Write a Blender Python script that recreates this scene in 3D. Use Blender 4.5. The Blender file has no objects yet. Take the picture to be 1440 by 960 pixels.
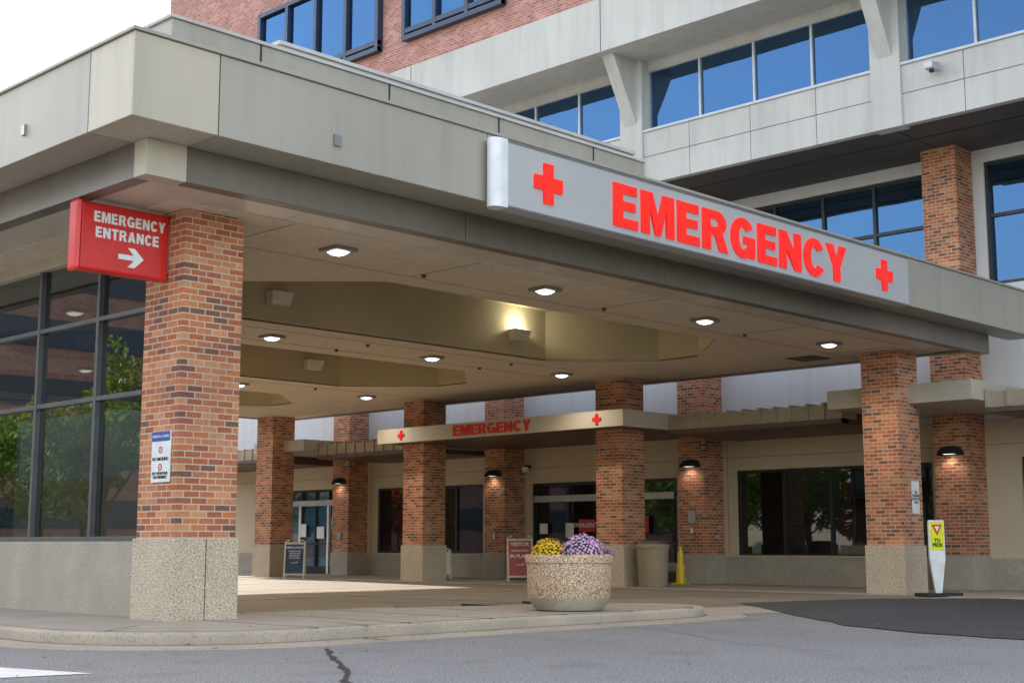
import bpy, bmesh, math, random
from mathutils import Vector, Matrix, Euler
R=random.Random(7)
sc=bpy.context.scene
# ---------------------------------------------------------------- node helpers
def new_mat(name):
    m=bpy.data.materials.new(name); m.use_nodes=True; nt=m.node_tree; nt.nodes.clear()
    o=nt.nodes.new('ShaderNodeOutputMaterial'); b=nt.nodes.new('ShaderNodeBsdfPrincipled')
    nt.links.new(b.outputs[0],o.inputs[0]); return m,nt,b
def col(c): return (c[0],c[1],c[2],1)
def mixc(nt,fac,a,b,mode='MIX'):
    n=nt.nodes.new('ShaderNodeMix'); n.data_type='RGBA'; n.blend_type=mode
    for s,v in ((0,fac),(6,a),(7,b)):
        if hasattr(v,'is_output'): nt.links.new(v,n.inputs[s])
        elif s==0: n.inputs[0].default_value=v
        else: n.inputs[s].default_value=col(v)
    return n.outputs[2]
def ramp(nt,src,stops,interp='LINEAR'):
    n=nt.nodes.new('ShaderNodeValToRGB'); cr=n.color_ramp; cr.interpolation=interp
    while len(cr.elements)<len(stops): cr.elements.new(0.5)
    for e,(p,c) in zip(cr.elements,stops):
        e.position=p; e.color=col(c) if hasattr(c,'__len__') else (c,c,c,1)
    nt.links.new(src,n.inputs[0]); return n.outputs[0]
def pos(nt,scale=(1,1,1)):
    g=nt.nodes.new('ShaderNodeNewGeometry')
    if scale==(1,1,1): return g.outputs['Position']
    mp=nt.nodes.new('ShaderNodeMapping')
    mp.inputs['Scale'].default_value=scale; nt.links.new(g.outputs['Position'],mp.inputs[0]); return mp.outputs[0]
def noise(nt,vec,scale,detail=3,rough=.55):
    n=nt.nodes.new('ShaderNodeTexNoise'); n.inputs['Scale'].default_value=scale
    n.inputs['Detail'].default_value=min(detail,3); n.inputs['Roughness'].default_value=rough
    nt.links.new(vec,n.inputs['Vector']); return n.outputs['Fac']
def bump(nt,b,h,strength=.3,dist=.02):
    n=nt.nodes.new('ShaderNodeBump'); n.inputs['Strength'].default_value=strength; n.inputs['Distance'].default_value=dist
    nt.links.new(h,n.inputs['Height']); nt.links.new(n.outputs[0],b.inputs['Normal'])
def surf(name,c1,c2,scale=1.5,rough=.7,metal=0,bmp=0,bscale=80,speck=None,streak=0,spec=.5):
    m,nt,b=new_mat(name)
    v=pos(nt)
    f=noise(nt,v,scale,3); f=ramp(nt,f,[(.3,0),(.7,1)])
    c=mixc(nt,f,c1,c2)
    if streak:
        vs=pos(nt,(3,3,.3)); s=noise(nt,vs,1.2,3,.65); s=ramp(nt,s,[(.45,1),(.8,1-streak)])
        c=mixc(nt,1.0,c,s,'MULTIPLY')
    if speck:
        for (ss,cc,lo,hi,amt) in speck:
            k=noise(nt,v,ss,1,.5); k=ramp(nt,k,[(lo,0),(hi,amt)])
            c=mixc(nt,k,c,cc)
    nt.links.new(c,b.inputs['Base Color'])
    b.inputs['Roughness'].default_value=rough; b.inputs['Metallic'].default_value=metal
    b.inputs['Specular IOR Level'].default_value=spec
    if bmp>=.3: bump(nt,b,noise(nt,v,bscale,1),bmp,.01)
    return m
def flat(name,c,rough=.5,metal=0,emit=0,ecol=None,spec=.5):
    m,nt,b=new_mat(name)
    v=pos(nt); f=ramp(nt,noise(nt,v,4,2),[(.3,.88),(.7,1.04)])
    cc=mixc(nt,1.0,c,f,'MULTIPLY'); nt.links.new(cc,b.inputs['Base Color'])
    b.inputs['Roughness'].default_value=rough; b.inputs['Metallic'].default_value=metal
    b.inputs['Specular IOR Level'].default_value=spec
    if emit:
        b.inputs['Emission Color'].default_value=col(ecol or c); b.inputs['Emission Strength'].default_value=emit
    return m
def leafmat(name,c1,c2):
    m,nt,b=new_mat(name); v=pos(nt); c=mixc(nt,ramp(nt,noise(nt,v,.9,2),[(.35,0),(.65,1)]),c1,c2)
    nt.links.new(c,b.inputs['Base Color']); b.inputs['Roughness'].default_value=.6
    tr=nt.nodes.new('ShaderNodeBsdfTranslucent'); nt.links.new(mixc(nt,1.0,c,(1.6,1.7,.8),'MULTIPLY'),tr.inputs[0])
    mx=nt.nodes.new('ShaderNodeMixShader'); mx.inputs[0].default_value=.45
    nt.links.new(b.outputs[0],mx.inputs[1]); nt.links.new(tr.outputs[0],mx.inputs[2])
    o=[n for n in nt.nodes if n.type=='OUTPUT_MATERIAL'][0]; nt.links.new(mx.outputs[0],o.inputs[0]); return m
def brick_mat(name,cols,mortar,w=.215,h=.077,ms=.008):
    m,nt,b=new_mat(name)
    g=nt.nodes.new('ShaderNodeNewGeometry'); sx=nt.nodes.new('ShaderNodeSeparateXYZ'); nt.links.new(g.outputs['Position'],sx.inputs[0])
    ad=nt.nodes.new('ShaderNodeMath'); ad.operation='ADD'; nt.links.new(sx.outputs[0],ad.inputs[0]); nt.links.new(sx.outputs[1],ad.inputs[1])
    cx=nt.nodes.new('ShaderNodeCombineXYZ'); nt.links.new(ad.outputs[0],cx.inputs[0]); nt.links.new(sx.outputs[2],cx.inputs[1])
    t=nt.nodes.new('ShaderNodeTexBrick'); nt.links.new(cx.outputs[0],t.inputs['Vector'])
    t.inputs['Scale'].default_value=1; t.inputs['Brick Width'].default_value=w; t.inputs['Row Height'].default_value=h
    t.inputs['Mortar Size'].default_value=ms; t.inputs['Mortar Smooth'].default_value=.15; t.inputs['Bias'].default_value=0
    t.inputs['Color1'].default_value=(0,0,0,1); t.inputs['Color2'].default_value=(1,1,1,1); t.inputs['Mortar'].default_value=(.5,.5,.5,1)
    n=len(cols); c=ramp(nt,t.outputs['Color'],[(i/n,cc) for i,cc in enumerate(cols)],'CONSTANT')
    v=pos(nt)
    c=mixc(nt,1.0,c,ramp(nt,noise(nt,v,25,2),[(.3,.78),(.75,1.12)]),'MULTIPLY')
    c=mixc(nt,t.outputs['Fac'],c,mortar)
    c=mixc(nt,1.0,c,ramp(nt,noise(nt,v,1.1,3),[(.3,.8),(.7,1.08)]),'MULTIPLY')
    nt.links.new(c,b.inputs['Base Color']); b.inputs['Roughness'].default_value=.85
    inv=nt.nodes.new('ShaderNodeMath'); inv.operation='SUBTRACT'; inv.inputs[0].default_value=1; nt.links.new(t.outputs['Fac'],inv.inputs[1])
    bump(nt,b,inv.outputs[0],.6,.008)
    return m
def window_mat(name,tint,refl,base=(.01,.013,.016),wave=.25,end=1.0):
    m=bpy.data.materials.new(name); m.use_nodes=True; nt=m.node_tree; nt.nodes.clear()
    o=nt.nodes.new('ShaderNodeOutputMaterial'); mx=nt.nodes.new('ShaderNodeMixShader')
    d=nt.nodes.new('ShaderNodeBsdfDiffuse'); gl=nt.nodes.new('ShaderNodeBsdfGlossy')
    v=pos(nt); c=mixc(nt,ramp(nt,noise(nt,v,.9,2),[(.4,0),(.65,1)]),base,tuple(x*2.6 for x in base)); nt.links.new(c,d.inputs[0])
    gl.inputs['Color'].default_value=col(tint); gl.inputs['Roughness'].default_value=.015
    bp=nt.nodes.new('ShaderNodeBump'); bp.inputs['Strength'].default_value=wave; bp.inputs['Distance'].default_value=.01
    nt.links.new(noise(nt,v,1.1,1),bp.inputs['Height']); nt.links.new(bp.outputs[0],gl.inputs['Normal'])
    lw=nt.nodes.new('ShaderNodeLayerWeight'); lw.inputs[0].default_value=.35
    f=ramp(nt,lw.outputs['Fresnel'],[(0,refl),(1,end)])
    nt.links.new(f,mx.inputs[0]); nt.links.new(d.outputs[0],mx.inputs[1]); nt.links.new(gl.outputs[0],mx.inputs[2]); nt.links.new(mx.outputs[0],o.inputs[0])
    return m
def clear_glass(name,tr,refl,end=.6):
    m=bpy.data.materials.new(name); m.use_nodes=True; nt=m.node_tree; nt.nodes.clear()
    o=nt.nodes.new('ShaderNodeOutputMaterial'); mx=nt.nodes.new('ShaderNodeMixShader')
    d=nt.nodes.new('ShaderNodeBsdfTransparent'); gl=nt.nodes.new('ShaderNodeBsdfGlossy')
    d.inputs[0].default_value=col(tr); gl.inputs['Roughness'].default_value=.01; gl.inputs['Color'].default_value=(.85,.92,.95,1)
    lw=nt.nodes.new('ShaderNodeLayerWeight'); lw.inputs[0].default_value=.3
    f=ramp(nt,lw.outputs['Fresnel'],[(0,refl),(1,end)])
    nt.links.new(f,mx.inputs[0]); nt.links.new(d.outputs[0],mx.inputs[1]); nt.links.new(gl.outputs[0],mx.inputs[2]); nt.links.new(mx.outputs[0],o.inputs[0])
    return m
# ---------------------------------------------------------------- object helpers
def G(name,loc=(0,0,0),rz=0):
    e=bpy.data.objects.new(name,None); sc.collection.objects.link(e); e.location=loc; e.rotation_euler=(0,0,rz); e.empty_display_size=.3
    return e
def attach(o,parent,local=False):
    if parent:
        o.parent=parent
        if not local:
            o.matrix_parent_inverse=(Matrix.Translation(parent.location)@parent.rotation_euler.to_matrix().to_4x4()).inverted()
def mesh_obj(name,bm,mats,parent=None,local=False,smooth=False):
    me=bpy.data.meshes.new(name); bm.normal_update(); bm.to_mesh(me); bm.free()
    for m in (mats if isinstance(mats,(list,tuple)) else [mats]): me.materials.append(m)
    if smooth:
        for p in me.polygons: p.use_smooth=True
    o=bpy.data.objects.new(name,me); sc.collection.objects.link(o); attach(o,parent,local); return o
def add_box(bm,b,mi=0):
    x0,x1,y0,y1,z0,z1=b
    vs=[bm.verts.new(p) for p in [(x0,y0,z0),(x1,y0,z0),(x1,y1,z0),(x0,y1,z0),(x0,y0,z1),(x1,y0,z1),(x1,y1,z1),(x0,y1,z1)]]
    for f in [(3,2,1,0),(4,5,6,7),(0,1,5,4),(1,2,6,5),(2,3,7,6),(3,0,4,7)]:
        fc=bm.faces.new([vs[i] for i in f]); fc.material_index=mi
def boxes(name,lst,mat,parent=None,bevel=0,local=False):
    bm=bmesh.new()
    for b in lst: add_box(bm,b)
    o=mesh_obj(name,bm,mat,parent,local)
    if bevel:
        md=o.modifiers.new('bevel','BEVEL'); md.width=bevel; md.segments=2; md.limit_method='ANGLE'
    return o
def prism(name,pts,z0,z1,mat,parent=None,local=False,bevel=0):
    bm=bmesh.new(); n=len(pts)
    a=[bm.verts.new((p[0],p[1],z0)) for p in pts]; b=[bm.verts.new((p[0],p[1],z1)) for p in pts]
    bm.faces.new(b); bm.faces.new(a[::-1])
    for i in range(n): bm.faces.new([a[i],a[(i+1)%n],b[(i+1)%n],b[i]])
    bmesh.ops.recalc_face_normals(bm,faces=bm.faces)
    o=mesh_obj(name,bm,mat,parent,local)
    if bevel:
        md=o.modifiers.new('bevel','BEVEL'); md.width=bevel; md.segments=3; md.limit_method='ANGLE'; md.angle_limit=math.radians(50)
    return o
def sheet(name,pts,z,mat,parent=None):
    bm=bmesh.new(); f=bm.faces.new([bm.verts.new((p[0],p[1],z)) for p in pts]); bm.normal_update()
    if f.normal.z<0: f.normal_flip()
    return mesh_obj(name,bm,mat,parent)
def lathe(name,prof,mat,parent,local=True,seg=40,center=(0,0,0)):
    bm=bmesh.new(); rings=[]
    for r,z in prof:
        rings.append([bm.verts.new((center[0]+r*math.cos(2*math.pi*i/seg),center[1]+r*math.sin(2*math.pi*i/seg),center[2]+z)) for i in range(seg)])
    for a,b in zip(rings,rings[1:]):
        for i in range(seg): bm.faces.new([a[i],a[(i+1)%seg],b[(i+1)%seg],b[i]])
    bm.faces.new(rings[0][::-1]); bm.faces.new(rings[-1])
    o=mesh_obj(name,bm,mat,parent,local,smooth=True)
    md=o.modifiers.new('es','EDGE_SPLIT'); md.split_angle=math.radians(35); return o
def curve_to_mesh(name,cu,mat,parent,mw,local=False):
    ob=bpy.data.objects.new(name+'_c',cu); sc.collection.objects.link(ob)
    bpy.context.view_layer.update()
    dg=bpy.context.evaluated_depsgraph_get(); me=bpy.data.meshes.new_from_object(ob.evaluated_get(dg))
    bpy.data.objects.remove(ob); me.transform(mw); me.materials.clear(); me.materials.append(mat)
    o=bpy.data.objects.new(name,me); sc.collection.objects.link(o); attach(o,parent,local); return o
def orient(face,loc):
    r=Euler((math.pi/2,0,0 if face=='-Y' else -math.pi/2)).to_matrix().to_4x4()
    return Matrix.Translation(loc)@r
def arc(cx,cy,rx,ry,a0,a1,n=16):
    return [(cx+rx*math.cos(math.radians(a0+(a1-a0)*i/n)),cy+ry*math.sin(math.radians(a0+(a1-a0)*i/n))) for i in range(n+1)]
GL={
'E':(.66,[[(0,0),(0,1),(.64,1),(.64,.79),(.25,.79),(.25,.61),(.60,.61),(.60,.41),(.25,.41),(.25,.21),(.66,.21),(.66,0)]]),
'M':(.95,[[(0,0),(0,1),(.32,1),(.475,.42),(.63,1),(.95,1),(.95,0),(.72,0),(.72,.66),(.55,0),(.40,0),(.23,.66),(.23,0)]]),
'R':(.80,[[(0,0),(0,1),(.45,1)]+arc(.45,.705,.30,.295,85,-55)+[(.80,0),(.53,0),(.39,.39),(.25,.39),(.25,0)],[(.25,.59),(.25,.80)]+arc(.41,.695,.105,.105,90,-90,8)]),
'G':(.80,[arc(.40,.5,.40,.52,35,300,26)+[(.66,.02),(.80,.02),(.80,.55),(.42,.55),(.42,.37),(.57,.37),(.565,.27)]+arc(.40,.5,.15,.30,310,40,20)]),
'N':(.78,[[(0,0),(0,1),(.25,1),(.54,.46),(.54,1),(.78,1),(.78,0),(.53,0),(.24,.54),(.24,0)]]),
'C':(.76,[arc(.40,.5,.40,.52,32,328,28)+arc(.40,.5,.15,.30,318,42,20)]),
'Y':(.80,[[(0,1),(.27,1),(.40,.62),(.53,1),(.80,1),(.525,.40),(.525,0),(.275,0),(.275,.40)]]),
'T':(.70,[[(.225,0),(.225,.79),(0,.79),(0,1),(.70,1),(.70,.79),(.475,.79),(.475,0)]]),
'A':(.82,[[(0,0),(.28,1),(.54,1),(.82,0),(.57,0),(.52,.19),(.30,.19),(.25,0)],[(.345,.37),(.475,.37),(.41,.66)]]),
}
def bold(name,txt,width,height,center,face,mat,parent,depth=.02,gap=.11):
    tot=sum(GL[c][0] for c in txt)+gap*(len(txt)-1); sx=width/tot
    cu=bpy.data.curves.new(name,'CURVE'); cu.dimensions='2D'; cu.fill_mode='BOTH'; cu.extrude=depth/2
    x=-width/2
    for c in txt:
        w,ps=GL[c]
        for p in ps:
            s=cu.splines.new('POLY'); s.points.add(len(p)-1); s.use_cyclic_u=True
            for i,(a,b) in enumerate(p): s.points[i].co=(x+a*sx,(b-.5)*height,0,1)
        x+=(w+gap)*sx
    return curve_to_mesh(name,cu,mat,parent,orient(face,center))
def text(name,s,size,center,face,mat,parent,off=.004,mw=None,local=False,depth=.002):
    cu=bpy.data.curves.new(name,'FONT'); cu.body=s; cu.size=size; cu.align_x='CENTER'; cu.align_y='CENTER'; cu.offset=off*size*2; cu.extrude=depth; cu.space_line=.9
    return curve_to_mesh(name,cu,mat,parent,mw if mw is not None else orient(face,center),local)
def cross(name,s,center,face,mat,parent,depth=.02):
    a=s/2;t=s*.17
    p=[(-t,-a),(t,-a),(t,-t),(a,-t),(a,t),(t,t),(t,a),(-t,a),(-t,t),(-a,t),(-a,-t),(-t,-t)]
    cu=bpy.data.curves.new(name,'CURVE'); cu.dimensions='2D'; cu.fill_mode='BOTH'; cu.extrude=depth/2
    sp=cu.splines.new('POLY'); sp.points.add(len(p)-1); sp.use_cyclic_u=True
    for i,(x,y) in enumerate(p): sp.points[i].co=(x,y,0,1)
    return curve_to_mesh(name,cu,mat,parent,orient(face,center))
# ---------------------------------------------------------------- materials
BR=brick_mat('brick_orange',[(.56,.19,.075),(.45,.13,.06),(.62,.28,.14),(.38,.12,.065),(.22,.095,.065),(.58,.22,.10),(.50,.16,.075)],(.56,.46,.33))
BR2=brick_mat('brick_rose',[(.50,.20,.16),(.42,.155,.125),(.56,.27,.22),(.38,.145,.12),(.47,.19,.16)],(.54,.42,.37))
STONE=surf('exposed_aggregate',(.58,.47,.33),(.49,.40,.285),2,.9,0,.6,60,[(55,(.16,.11,.07),.52,.62,.85),(80,(.80,.70,.54),.55,.63,.85)])
STONE2=surf('aggregate_wall',(.47,.41,.33),(.39,.34,.275),2,.9,0,.5,60,[(60,(.2,.16,.12),.54,.64,.7)])
PANEL=surf('fascia_metal_panel',(.40,.37,.305),(.355,.33,.27),.5,.45,.1,0,80,None,.14)
PANELC=surf('fascia_corner_panel',(.52,.455,.35),(.465,.41,.315),.5,.42,.05,0,80,None,.12)
BAND=surf('lower_band_metal',(.20,.165,.13),(.165,.138,.11),.9,.35,.3,0,80,None,.1)
SOFM=surf('soffit_metal',(.64,.565,.45),(.56,.495,.395),.8,.35,.1)
DARKSEAM=flat('seam_dark',(.03,.028,.025),.8)
STUC=surf('ceiling_stucco',(.70,.585,.43),(.60,.505,.375),.5,.9,0,.35,60,[(7,(.45,.38,.28),.55,.75,.4),(28,(.5,.42,.31),.55,.7,.3)])
COFF=surf('coffer_stucco_lamplit',(.56,.48,.30),(.48,.415,.26),.8,.9,0,.3,60)  # olive glow of the lamps is put into this stucco colour
CONC=surf('precast_concrete',(.55,.54,.515),(.46,.455,.435),.5,.75,0,.1,60,None,.18)
CONCL=surf('precast_skylit',(.70,.70,.69),(.63,.63,.63),.4,.8,0,.1,60,None,.10)  # whitened: daylight on the wall strip is put into the colour
TAN=surf('tan_wall_panel',(.62,.50,.35),(.55,.445,.315),1,.8,0,.15,70)
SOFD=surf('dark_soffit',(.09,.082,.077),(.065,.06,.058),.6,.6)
BROWN=surf('brown_metal',(.14,.095,.07),(.105,.075,.055),1,.45,.2)
RIB=surf('rib_metal',(.42,.355,.265),(.34,.29,.22),1.5,.5,.2)
FRAME=flat('window_frame',(.045,.045,.05),.4,.5)
FRAMEL=flat('window_frame_light',(.46,.47,.48),.4,.4)
FRAMEB=flat('window_frame_blue',(.03,.05,.09),.4,.3)
WINB=window_mat('window_blue',(.085,.19,.36),.60)  # blue of the reflected sky is put into the gloss tint
WIND=window_mat('window_dark',(.75,.8,.85),.07,(.008,.008,.008),.25,.42)
GLASS=clear_glass('tinted_glass',(.09,.10,.095),.15,.75)
ASPH=surf('asphalt',(.225,.214,.205),(.185,.177,.17),.35,.9,0,.5,60,[(75,(.50,.48,.45),.55,.62,.85),(50,(.06,.058,.055),.55,.64,.8),(22,(.30,.285,.27),.55,.7,.5),(1.3,(.14,.133,.127),.55,.8,.5)])
ASPHD=surf('asphalt_dark',(.046,.045,.048),(.032,.032,.035),.8,.85,0,.4,60,[(60,(.15,.15,.15),.58,.66,.7)])
DRIVE=surf('driveway_pavement',(.26,.205,.145),(.185,.148,.108),.35,.8,0,.35,60,[(50,(.40,.33,.25),.56,.64,.7),(.9,(.12,.098,.075),.55,.75,.5)])
WALK=surf('sidewalk_concrete',(.44,.375,.295),(.35,.30,.24),.6,.85,0,.3,70,[(45,(.22,.19,.15),.57,.67,.7),(2.2,(.28,.24,.19),.55,.75,.5)])
CURB=surf('curb_concrete',(.47,.39,.295),(.37,.31,.235),1.2,.85,0,.3,60,[(45,(.22,.19,.15),.57,.67,.7)])
TAR=flat('tar',(.02,.02,.022),.5)
WHITE=flat('white_paint',(.80,.80,.78),.6)
WHITEM=flat('white_plastic',(.80,.80,.79),.35)
RED=flat('sign_red',(.66,.018,.012),.3)
REDL=flat('sign_red_letters',(.85,.02,.012),.35,0,.45,(1,.02,.012))
SIGNG=surf('sign_grey',(.50,.50,.49),(.46,.46,.45),.8,.35,.1)
SIGNE=flat('sign_edge_white',(.80,.80,.80),.3)
NAVY=flat('navy',(.03,.06,.12),.5)
BLUE=flat('blue_label',(.03,.09,.35),.5)
YEL=flat('yellow_plastic',(.80,.55,.02),.4)
YELG=flat('sign_yellow_green',(.80,.80,.02),.4)
BLACK=flat('black_rubber',(.02,.02,.02),.7)
METAL=flat('metal_grey',(.35,.35,.35),.35,.8)
BEIGEP=surf('trash_beige',(.34,.25,.16),(.28,.205,.135),3,.7,0,.3,60,[(50,(.16,.12,.08),.55,.65,.6)])
LENS=flat('lamp_lens',(.9,.9,.88),.3,0,4,(1,.98,.95))
LENSW=flat('sconce_lens',(.9,.8,.6),.3,0,3,(1,.88,.7))
BOXW=flat('uplight_box',(.74,.69,.57),.5)
LEAF=leafmat('leaf_green',(.07,.14,.02),(.14,.22,.035))
LEAFR=leafmat('leaf_red',(.42,.05,.02),(.30,.09,.02))
BARK=surf('bark',(.10,.075,.05),(.06,.045,.03),5,.9,0,.5,30)
GRASS=surf('grass',(.06,.10,.025),(.09,.12,.04),.2,.95,0,.5,30)
SOIL=flat('soil',(.04,.03,.02),.9)
# ---------------------------------------------------------------- ground
gr=G('ground',(0,0,0))
sheet('ground_sheet',[(-700,-700),(700,-700),(700,700),(-700,700)],0,ASPH,gr)
gs=G('grass_field',(-40,60,0))
sheet('grass',[(-300,46),(6,46),(6,300),(-300,300)],.004,GRASS,gs)
sheet('grass_b',[(-300,-60),(-22,-60),(-22,40),(-300,40)],.004,GRASS,gs)
road=G('driveway',(17,22,0))
sheet('driveway_surface',[(9.9,15.2),(12.5,15.2),(16.5,13.6),(25.2,12.9),(25.2,60),(9.9,60)],.004,DRIVE,road)
sheet('apron',[(16.9,11.9),(18.5,11.6),(25.2,11.2),(25.2,12.9),(16.5,13.6)],.005,WALK,road)
patch=[(20,14.2),(23.4,13.5),(25,12),(24.6,8),(21,4),(14.4,5.6),(14.7,7.9),(15.5,9.3),(16.8,10.7),(18.6,12.6)]
pp=[]
for i,p in enumerate(patch):
    q=patch[(i+1)%len(patch)]
    for k in range(5):
        t=k/5; pp.append((p[0]+(q[0]-p[0])*t+R.uniform(-.05,.05),p[1]+(q[1]-p[1])*t+R.uniform(-.05,.05)))
sheet('asphalt_patch',pp,.010,ASPHD,road)
for i in range(6):
    yy=17+i*4.2; boxes('joint',[(10,25.2,yy,yy+.02,.0,.0065)],DARKSEAM,road)
boxes('joint_x',[(17.5,17.52,15,50,.0,.0068)],DARKSEAM,road)
sheet('yellow_line',[(11.0,16.3),(19,16.3),(19,16.42),(11.0,16.42)],.009,surf('worn_yellow',(.50,.33,.06),(.24,.19,.11),3,.8),road)
wk=G('sidewalk',(12,13,0))
outl=[(7.0,60),(7.0,13.8)]+arc(9.0,13.8,2.0,2.0,180,270,12)[1:]+[(15.5,11.8)]+arc(15.5,12.9,1.2,1.1,270,450,16)[1:]+[(12.6,15.2),(9.9,15.2),(9.9,60)]
def offset(pts,d):
    n=len(pts); r=[]
    for i in range(n):
        p0=Vector(pts[i-1]);p1=Vector(pts[i]);p2=Vector(pts[(i+1)%n])
        a=(p1-p0).normalized(); b=(p2-p1).normalized(); na=Vector((a.y,-a.x)); nb=Vector((b.y,-b.x)); m=(na+nb)
        if m.length<1e-4: m=na
        m.normalize(); r.append(tuple(p1+m*d/max(.4,m.dot(na))))
    return r
prism('gutter',offset(outl,.6),-.1,.008,CURB,wk)
prism('curb_foot_strip',offset(outl,.05),-.1,.012,surf('curb_foot_strip',(.16,.13,.10),(.22,.18,.14),5,.9),wk)  # darker mottled strip along the foot of the curb
prism('curb',outl,-.05,.13,CURB,wk,bevel=.035)
prism('walk_seam',offset(outl,-.165),0,.1325,flat('seam_grey',(.13,.11,.09),.9),wk)
prism('walk_top',offset(outl,-.178),0,.1345,WALK,wk)
for i in range(6):
    x=9.2+i*1.3; boxes('walk_joint',[(x,x+.012,11.83,15.1,.1,.1362)],DARKSEAM,wk)
w2=G('walkway',(27.5,20,0)); boxes('walkway_slab',[(25.2,29.5,-25,60,-.05,.02)],WALK,w2)
def crack(name,pts,w,z,mat,parent):
    bm=bmesh.new(); prev=None
    P=[]
    for a,b in zip(pts,pts[1:]):
        for k in range(6):
            t=k/6; P.append((a[0]+(b[0]-a[0])*t+R.uniform(-1,1)*w*.7,a[1]+(b[1]-a[1])*t+R.uniform(-1,1)*w*.7))
    d=Vector((P[-1][0]-P[0][0],P[-1][1]-P[0][1])).normalized(); n=Vector((-d.y,d.x))
    for p in P:
        ww=w*R.uniform(.3,.75); cur=(bm.verts.new((p[0]+n.x*ww,p[1]+n.y*ww,z)),bm.verts.new((p[0]-n.x*ww,p[1]-n.y*ww,z)))
        if prev: bm.faces.new([prev[0],prev[1],cur[1],cur[0]])
        prev=cur
    mesh_obj(name,bm,mat,parent)
crack('tar_crack',[(8.6,10.9),(7.8,9.8),(7.3,9.0),(6.55,8.05),(5.5,6.7)],.045,.006,TAR,gr)
crack('curb_crack',[(9.75,11.2),(9.85,11.85),(10.1,13.2)],.018,.1375,TAR,wk)
crack('curb_crack_b',[(9.68,11.25),(9.75,11.85)],.02,.013,TAR,wk)
crack('curb_crack_c',[(7.35,12.9),(7.7,13.2),(8.2,13.6)],.015,.1375,TAR,wk)
crack('road_crack',[(13.5,10.9),(12.0,8.5),(11.2,5.0)],.008,.006,TAR,gr)
sheet('road_marking',[(5.66,10.1),(5.35,11.3),(4.4,13),(4.0,12.5),(4.85,10.3)],.005,WHITE,gr)
lf=G('fallen_leaves',(11,11,0)); bm=bmesh.new()
for i in range(210):
    x=R.uniform(5,24);y=R.uniform(6,14.5)
    inside=(7.6<x<15.5 and 12.2<y<14.8); z=.140 if inside else .015
    if not inside and R.random()<.3: y=R.uniform(11.3,11.7)
    a=R.uniform(0,6.28); s=R.uniform(.02,.045)
    bm.faces.new([bm.verts.new((x+s*k*math.cos(a+t),y+s*k*math.sin(a+t),z+R.uniform(0,.012))) for t,k in ((0,1),(1.4,.6),(3.1,1),(4.6,.5))])
mesh_obj('leaves',bm,surf('dry_leaf',(.34,.17,.05),(.22,.10,.03),3,.8),lf)
# ---------------------------------------------------------------- canopy
FX=7.06; FZ=5.33; FT=6.23
cp=G('entrance_canopy',(17,24,5))
segs=[8.1,12.15,16.2,20.25,24.3,28.55]
g=.007
boxes('fascia_front',[(a+g,b-g,12.3,12.95,FZ,FT) for a,b in zip(segs,segs[1:])],PANEL,cp,.006)
boxes('fascia_corner',[(FX,8.1-g,12.3,13.2-g,FZ,FT)],PANELC,cp,.008)
ys=[13.2,17.25,21.3,25.35,29.4,33.45,36.9]
boxes('fascia_left',[(FX,7.65,a+g,b-g,FZ,FT) for a,b in zip(ys,ys[1:])],PANEL,cp,.006)
boxes('seam_backing',[(FX+.03,28.5,12.33,12.9,FZ+.03,FT-.03),(FX+.03,7.6,12.9,36.85,FZ+.03,FT-.03)],DARKSEAM,cp)
boxes('coping',[(FX-.03,28.55,12.27,12.97,FT+.005,FT+.045),(FX-.03,7.67,12.97,36.9,FT+.005,FT+.045)],PANEL,cp,.005)
boxes('band_front',[(a+g,b-g,12.9,13.1,4.93,5.327) for a,b in zip([7.6,8.1,12.35,16.6,20.85,25.1],[8.1,12.35,16.6,20.85,25.1,27.5])],BAND,cp,.005)
boxes('band_left',[(7.6,7.8,a+g,b-g,4.93,5.327) for a,b in zip([13.1]+ys[1:],ys[1:])],BAND,cp,.005)
boxes('band_corner_trim',[(7.585,8.1-g,12.885,13.13,4.925,5.328)],PANELC,cp,.005)
boxes('band_backing',[(7.63,27.4,12.93,13.07,4.95,5.32)],DARKSEAM,cp)
boxes('soffit_strip',[(a+g,b-g,13.1,13.72,4.965,4.985) for a,b in zip([7.8,10,12.35,14.6,16.6,18.8,20.85,23,25.1],[10,12.35,14.6,16.6,18.8,20.85,23,25.1,27.4])]+[(7.8,8.5,a+g,b-g,4.965,4.985) for a,b in zip([13.72]+ys[1:],ys[1:])],SOFM,cp,.003)
boxes('roof',[(7.62,26.9,12.92,36.6,6.1,6.19)],PANEL,cp)
boxes('east_beam',[(26.7,26.95,13.1,36.5,4.93,6.1)],BAND,cp)
boxes('north_beam',[(7.6,26.7,36.3,36.55,4.93,6.1)],BAND,cp)
boxes('strip_backing',[(7.7,26.7,13.05,13.75,5.0,5.3),(7.7,8.55,13.75,36.3,5.0,5.3)],DARKSEAM,cp)
def octa(y0,y1,x0=11.75,x1=23.7,c=1.75):
    return [(x0+c,y0),(x1-c,y0),(x1,y0+c),(x1,y1-c),(x1-c,y1),(x0+c,y1),(x0,y1-c),(x0,y0+c)]
octs=[octa(15.85,20.4),octa(22.95,27.5),octa(30.05,34.6)]
cu=bpy.data.curves.new('ceil','CURVE'); cu.dimensions='2D'; cu.fill_mode='BOTH'; cu.extrude=.012
for p in [[(8.5,13.72),(26.7,13.72),(26.7,36.3),(8.5,36.3)]]+octs:
    s=cu.splines.new('POLY'); s.points.add(len(p)-1); s.use_cyclic_u=True
    for i,(a,b) in enumerate(p): s.points[i].co=(a,b,0,1)
curve_to_mesh('ceiling',cu,STUC,cp,Matrix.Translation((0,0,4.965)))
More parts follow.
